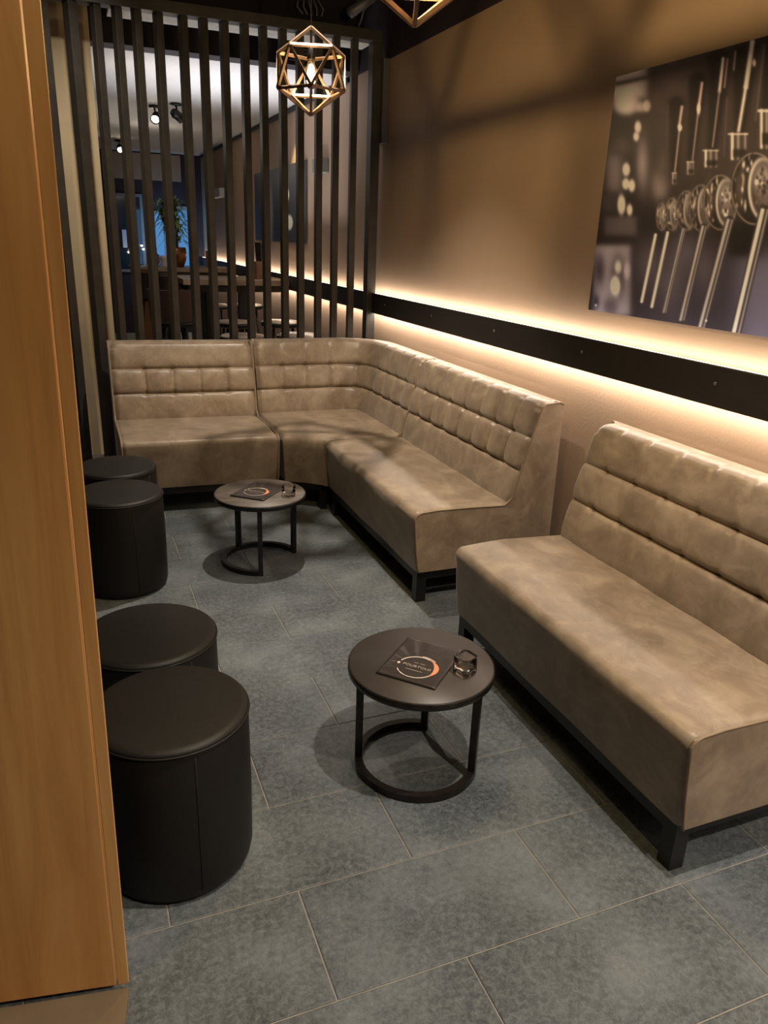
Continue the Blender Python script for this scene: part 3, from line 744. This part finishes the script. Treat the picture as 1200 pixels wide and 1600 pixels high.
def blobs(Y, Z):
    s = (8.9-Y)/2.02; t = (2.115-Z)/.675; C = np.zeros(Y.shape+(3,)); C[:] = np.array([48, 50, 62])/255
    def ell(cx, cy, rx, ry, c, soft=.06):
        r = np.sqrt(((s-cx)/rx)**2+((t-cy)/ry)**2); m = (1/(1+np.exp(np.clip((r-1)/soft, -40, 40))))[..., None]; C[:] = C*(1-m)+np.array(c)/255*m
    ell(.05, .8, .05, .35, (40, 70, 120)); ell(.36, .62, .05, .45, (150, 150, 158), .15); ell(.28, .7, .03, .3, (120, 130, 150), .15)
    ell(.66, .38, .065, .10, (240, 240, 232)); ell(.72, .74, .065, .10, (240, 240, 232)); ell(.92, .70, .05, .4, (190, 184, 176), .15); ell(.6, .15, .08, .15, (90, 92, 100), .3)
    return C
pic2 = empty('blurred_bottle_picture', (1.985, 7.9, 1.78), label='dark photo print with white oval spots beyond the slats', cat='picture')
box('backing_board', (0, .0135, 6.88-7.9, 8.9-7.9, 1.44-1.78, 2.115-1.78), M['grey_box'], pic2)
pm = print_mesh('print', 200, 90, 6.88, 8.9, 1.44, 2.115, 1.984, blobs, M['print'], None); pm.parent = pic2; pm.location = (-1.985, -7.9, -1.78)

# ------------------------------------------------------------------ services above the screen
o = tube('ceiling_pipe', [(1.63, 4.75, 2.70), (1.80, 4.78, 2.82), (1.97, 4.80, 2.93)], .028, M['grey_duct'], None, 20); tag(o, 'short grey pipe slanting up under the dark ceiling above the slats', 'pipe')
cb = empty('cable_bundle', (1.42, 4.98, 2.75), label='bunch of thin cables hanging behind the pendant lamp', cat='cable')
for k in range(5):
    x = -.03+.028*k
    tube('cable', [(x, 0, .10), (x+.004, -.01, .05), (x+.012*k-.01, -.015, -.0), (x+.03, .0, -.030)], .004, M['grey_duct'], cb, 6)
box('bracket', (-.06, .13, -.01, .01, .06, .25), M['black_metal'], cb)
o = tube('cable_loop', [(1.83, 5.0, 2.81), (1.80, 5.0, 2.78), (1.795, 5.02, 2.74), (1.79, 5.05, 2.716)], .007, M['grey_duct'], None, 8); tag(o, 'pair of grey cables dropping to the top of the slat screen', 'cable')
db = box('air_duct', (.2, 1.60, 4.55, 4.85, 2.83, 2.99), M['grey_duct'], None, .004); tag(db, 'grey metal air duct under the dark ceiling', 'duct')
vg = empty('wall_vent', (1.60, 5.60, 2.70), label='black slatted vent grille behind the slat screen top', cat='vent')
box('frame', (-.10, .10, .0, .018, -.10, .10), M['black_metal'], vg, .002)
for k in range(8): box('louvre', (-.085, .085, -.012, .0, -.085+.022*k, -.075+.022*k), M['grey_box'], vg)

# ------------------------------------------------------------------ back room
def bar_table(y0, y1, x0, x1, h, label):
    root = empty('high_table', ((x0+x1)/2, (y0+y1)/2, 0), label=label, cat='table', group='high tables beyond the slats')
    a, b = (x1-x0)/2, (y1-y0)/2
    box('tabletop', (-a, a, -b, b, h-.05, h), M['bar_top'], root, .004)
    box('apron', (-a+.05, a-.03, -b+.04, b-.04, h-.11, h-.05), M['black_metal'], root)
    for sx_ in (-1, .25):
        xx = sx_*(a-.25)
        for sy in (-1, 1): box('leg', (xx-.04, xx+.04, sy*(b-.08)-.03, sy*(b-.08)+.03, -.0, h-.11), M['black_metal'], root)
    return root
bar_table(7.25, 7.95, .95, 1.93, 1.10, 'pale topped high table beyond the slats, the nearer of two')
bar_table(9.85, 10.5, .92, 1.93, 1.09, 'pale topped high table beyond the slats, the farther one with the plant')
cab = empty('bar_cabinet', (.72, 10.3, 0), label='honey brown wooden cabinet end beside the far high table', cat='cabinet')
box('side_panel', (-.0, .19, -.4, .0, .0, 1.06), M['bar_wood'], cab, .002); box('top', (-.02, .20, -.42, .02, 1.06, 1.09), M['bar_top'], cab, .002); box('edge_strip', (-.02, 0, -.4, -.38, 0, 1.06), M['frame_grey'], cab)
def bar_stool(x, y, h, label, back=None):
    root = empty('bar_stool', (x, y, 0), label=label, cat='bar stool', group='bar stools beyond the slats')
    r = .172
    lathe('seat', [(0, h-.05), (r-.01, h-.05), (r, h-.04), (r, h-.012), (r-.012, h), (0, h+.004)], M['bar_top'] if back is None else back, root, 40)
    lathe('seat_rim', [(r, h-.044), (r+.006, h-.04), (r+.006, h-.012), (r, h-.008), (r, h-.044)], M['black_metal'], root, 40)
    for k in range(4):
        a = PI/4+k*PI/2; tube('leg', [(.12*math.cos(a), .12*math.sin(a), h-.045), (.2*math.cos(a), .2*math.sin(a), .0)], .012, M['black_metal'], root, 8)
    tube('footrest', [(.175*math.cos(2*PI*k/32), .175*math.sin(2*PI*k/32), .28) for k in range(32)], .008, M['black_metal'], root, 6, True)
    if back is not None:
        bm = bmesh.new(); prev = None
        for k in range(13):
            a = R_(200+140*k/12); q = []
            for rr_, zz in ((r, h), (r+.02, h+.26), (r+.05, h+.26), (r+.03, h)): q.append(bm.verts.new((rr_*math.cos(a), rr_*math.sin(a), zz)))
            if prev:
                for j in range(4): bm.faces.new((prev[j], prev[(j+1) % 4], q[(j+1) % 4], q[j]))
            else: bm.faces.new(q)
            prev = q
        bm.faces.new(prev[::-1]); o = from_bm('backrest', bm, back, root); auto_smooth(o, 50)
    return root
bar_stool(1.21, 5.95, .765, 'round topped bar stool close behind the slats, left of the front pair')
bar_stool(1.66, 5.95, .765, 'round topped bar stool close behind the slats, right of the front pair')
bar_stool(1.33, 6.85, .775, 'round topped bar stool in the second row, left one')
bar_stool(1.74, 6.85, .775, 'round topped bar stool in the second row, right one')
bar_stool(1.40, 8.5, .78, 'round topped bar stool behind the nearer high table, left one')
bar_stool(1.78, 8.5, .78, 'round topped bar stool behind the nearer high table, right one')
bar_stool(.80, 6.9, .78, 'bar stool with rose brown curved back, left beyond the slats', M['chair_rose'])
bar_stool(1.02, 8.6, .80, 'bar stool with dark curved back behind the nearer high table', M['chair_dark'])
bar_stool(.85, 9.3, .80, 'bar stool with dark curved back in front of the brown cabinet', M['chair_dark'])
# menu stand
ms = empty('menu_stand', (1.72, 7.45, 1.10), R_(20), label='stand of brown and black menus on the nearer high table', cat='menu stand')
box('holder', (-.09, .06, -.04, .04, 0, .16), M['menu_brown'], ms, .003)
for k, (dx, hh, m_) in enumerate(((-.02, .33, 'menu'), (.01, .31, 'cord'), (.04, .34, 'menu_brown'))):
    box('menu_card', (dx, dx+.016, -.035, .06, .01, hh), M[m_], ms, .001, mtx=Matrix.Rotation(R_(-4+4*k), 4, 'Y'))
ms2 = empty('card_holder', (1.62, 10.0, 1.09), label='small brown upright card holder on the far high table', cat='card holder')
box('card', (-.02, .02, -.01, .01, .0, .20), M['menu_brown'], ms2, .001); box('foot', (-.03, .03, -.03, .03, 0, .01), M['menu_brown'], ms2, .001)
# plant
pl = empty('potted_dracaena', (1.27, 10.05, 1.09), label='tall potted plant with strappy green leaves on the far high table', cat='plant')
lathe('pot', [(0, 0), (.065, 0), (.10, .08), (.108, .16), (.10, .23), (.09, .23), (.088, .20), (0, .20)], M['pot'], pl, 32)
tube('stem', [(0, 0, .2), (.01, .01, .42), (-.01, 0, .66)], [.014, .012, .01], M['leaf_tip'], pl, 8)
tube('stem', [(-.02, 0, .2), (-.07, .0, .45), (-.12, 0, .62)], [.012, .010, .008], M['leaf_tip'], pl, 8)
bm = bmesh.new(); rnd = random.Random(5)
for c, zc_, nn in (((-.01, 0), .62, 90), ((-.13, 0), .62, 60), ((.03, .02), .42, 36)):
    for k in range(nn):
        a = rnd.uniform(0, 2*PI); z0 = zc_+rnd.uniform(-.14, .12); ln = rnd.uniform(.18, .34); up = rnd.uniform(.1, 1.1); wd = rnd.uniform(.010, .016)
        prev = None
        for j in range(6):
            t = j/5; rr_ = ln*t*math.cos(up)*.9; zz = z0+ln*(t*math.sin(up)-.9*t*t*(1.2-up*.6)*.8); w_ = wd*(1-t**2)+.001
            cx_, cy_ = c[0]+rr_*math.cos(a), c[1]+rr_*math.sin(a); q = [bm.verts.new((cx_-s_*w_*math.sin(a), cy_+s_*w_*math.cos(a), zz+abs(s_)*.0)) for s_ in (-1, 1)]
            if prev: bm.faces.new((prev[0], prev[1], q[1], q[0]))
            prev = q
o = from_bm('foliage', bm, M['leaf'], pl, smooth=True, recalc=False); o['kind'] = 'stuff'
# things on the far counter
o = lathe('white_jar', [(0, 0), (.04, 0), (.045, .02), (.045, .08), (.055, .10), (.055, .13), (0, .13)], M['white'], None, 24, loc=(1.10, 9.97, 1.0905)); tag(o, 'squat white jar beside the plant pot on the far high table', 'jar')
bs = [(.95, .20), (.985, .16), (1.01, .22), (1.04, .14)]
for i, (x, hh) in enumerate(bs):
    y = 9.95+.07*(i % 2)
    o = lathe('bottle', [(0, 0), (.016, 0), (.017, .01), (.017, hh*.6), (.007, hh*.75), (.007, hh), (0, hh)], M['glass'], None, 16, loc=(x, y, 1.0905))
    tag(o, ('leftmost', 'second from left', 'third from left and tallest', 'shortest and rightmost')[i]+' of the small clear bottles on the far high table', 'bottle', 'clear bottles on the far high table')
# far wall: windows
struct('trim_5', (.60, WX-.3, YR-.03, YR-.001, 2.2, ZR-.02), M['wall'])
def window(name, x0, x1, z0, z1, pane):
    f = empty(name, ((x0+x1)/2, YR-.03, z0)); f['kind'] = 'structure'; a = (x1-x0)/2; hh = z1-z0
    for b in ((-a, -a+.04, 0, hh), (a-.04, a, 0, hh), (-a+.04, a-.04, hh-.04, hh), (-a+.04, a-.04, 0, .04)): box('window_frame', (b[0], b[1], -.02, .028, b[2], b[3]), M['frame_grey'], f)
    box('pane', (-a+.04, a-.04, .0, .01, .04, hh-.04), pane, f)
window('window_1', .66, 1.12, .9, 2.0, M['teal_glass']); window('window_2', 1.22, 1.44, .9, 1.78, M['blue_win']); window('window_3', 1.58, 1.86, .9, 1.86, M['blue_win'])
w1 = bpy.data.objects['window_1']
box('notice_card', (-.09, -.03, -.035, -.021, .35, .60), M['white'], w1)
sl = empty('string_lights', (.96, 12.45, ZR), label='string of tiny glowing bulbs hanging before the dark far window', cat='string lights')
tube('wire', [(0, 0, 0), (-.03, 0, -.6), (-.06, 0, -1.30), (-.08, 0, -1.39), (-.05, 0, -1.42), (.0, 0, -1.5), (-.01, 0, -1.58), (.06, 0, -1.42), (.12, 0, -1.30)], .003, M['cord'], sl, 6)
for x, z in ((-.07, -1.36), (-.055, -1.41), (-.09, -1.39), (-.02, -1.53), (0, -1.57), (.10, -1.29), (.12, -1.34)):
    lathe('bulb', [(0, -.014), (.012, -.008), (.015, 0), (.012, .008), (0, .014)], M['small_light'], sl, 12, loc=(x, 0, z))
# wall boxes and ceiling spotlights
for y, z, l_ in ((11.05, 2.0, 'small white box high on the right wall, farther beyond the slats'), (6.40, 2.035, 'small pale box high on the right wall just beyond the slats')):
    hs = .32 if y > 10 else .12
    o = box('wall_box', (1.93, 1.999, y-hs, y+hs, z-.055, z+.055), M['white'] if y > 10 else M['frame_grey'], None, .006); tag(o, l_, 'wall box')
def ceiling_spot(x, y, aim, lit, label):
    root = empty('ceiling_spotlight', (x, y, ZR), label=label, cat='spotlight')
    lathe('mount', [(0, 0), (.05, 0), (.05, -.02), (0, -.02)], M['black_metal'], root, 24)
    tube('arm', [(0, 0, -.02), (.01, 0, -.07)], .008, M['black_metal'], root, 8)
    q = Vector(aim).to_track_quat('Z', 'Y').to_matrix().to_4x4(); q.translation = Vector((.01, 0, -.10))
    h_ = lathe('head', [(0, -.06), (.03, -.06), (.04, -.04), (.042, .05), (.036, .05), (.034, .03), (0, .03)], M['black_metal'], root, 24); h_.matrix_local = q
    if lit:
        e_ = lathe('lens', [(0, .034), (.033, .034), (.033, .036), (0, .036)], M['lamp_on'], root, 24); e_.matrix_local = q
ceiling_spot(.875, 8.0, (-.3, -.9, -.5), True, 'lit black spotlight on the white ceiling, left of the pair')
ceiling_spot(1.035, 7.75, (.9, .5, -.5), False, 'black spotlight on the white ceiling, right of the pair')
ceiling_spot(.60, 11.2, (-.2, -.9, -.4), True, 'distant lit spotlight on the ceiling, leftmost')
ceiling_spot(.76, 11.2, (.0, -.9, -.5), True, 'distant lit spotlight on the ceiling, right of the leftmost')
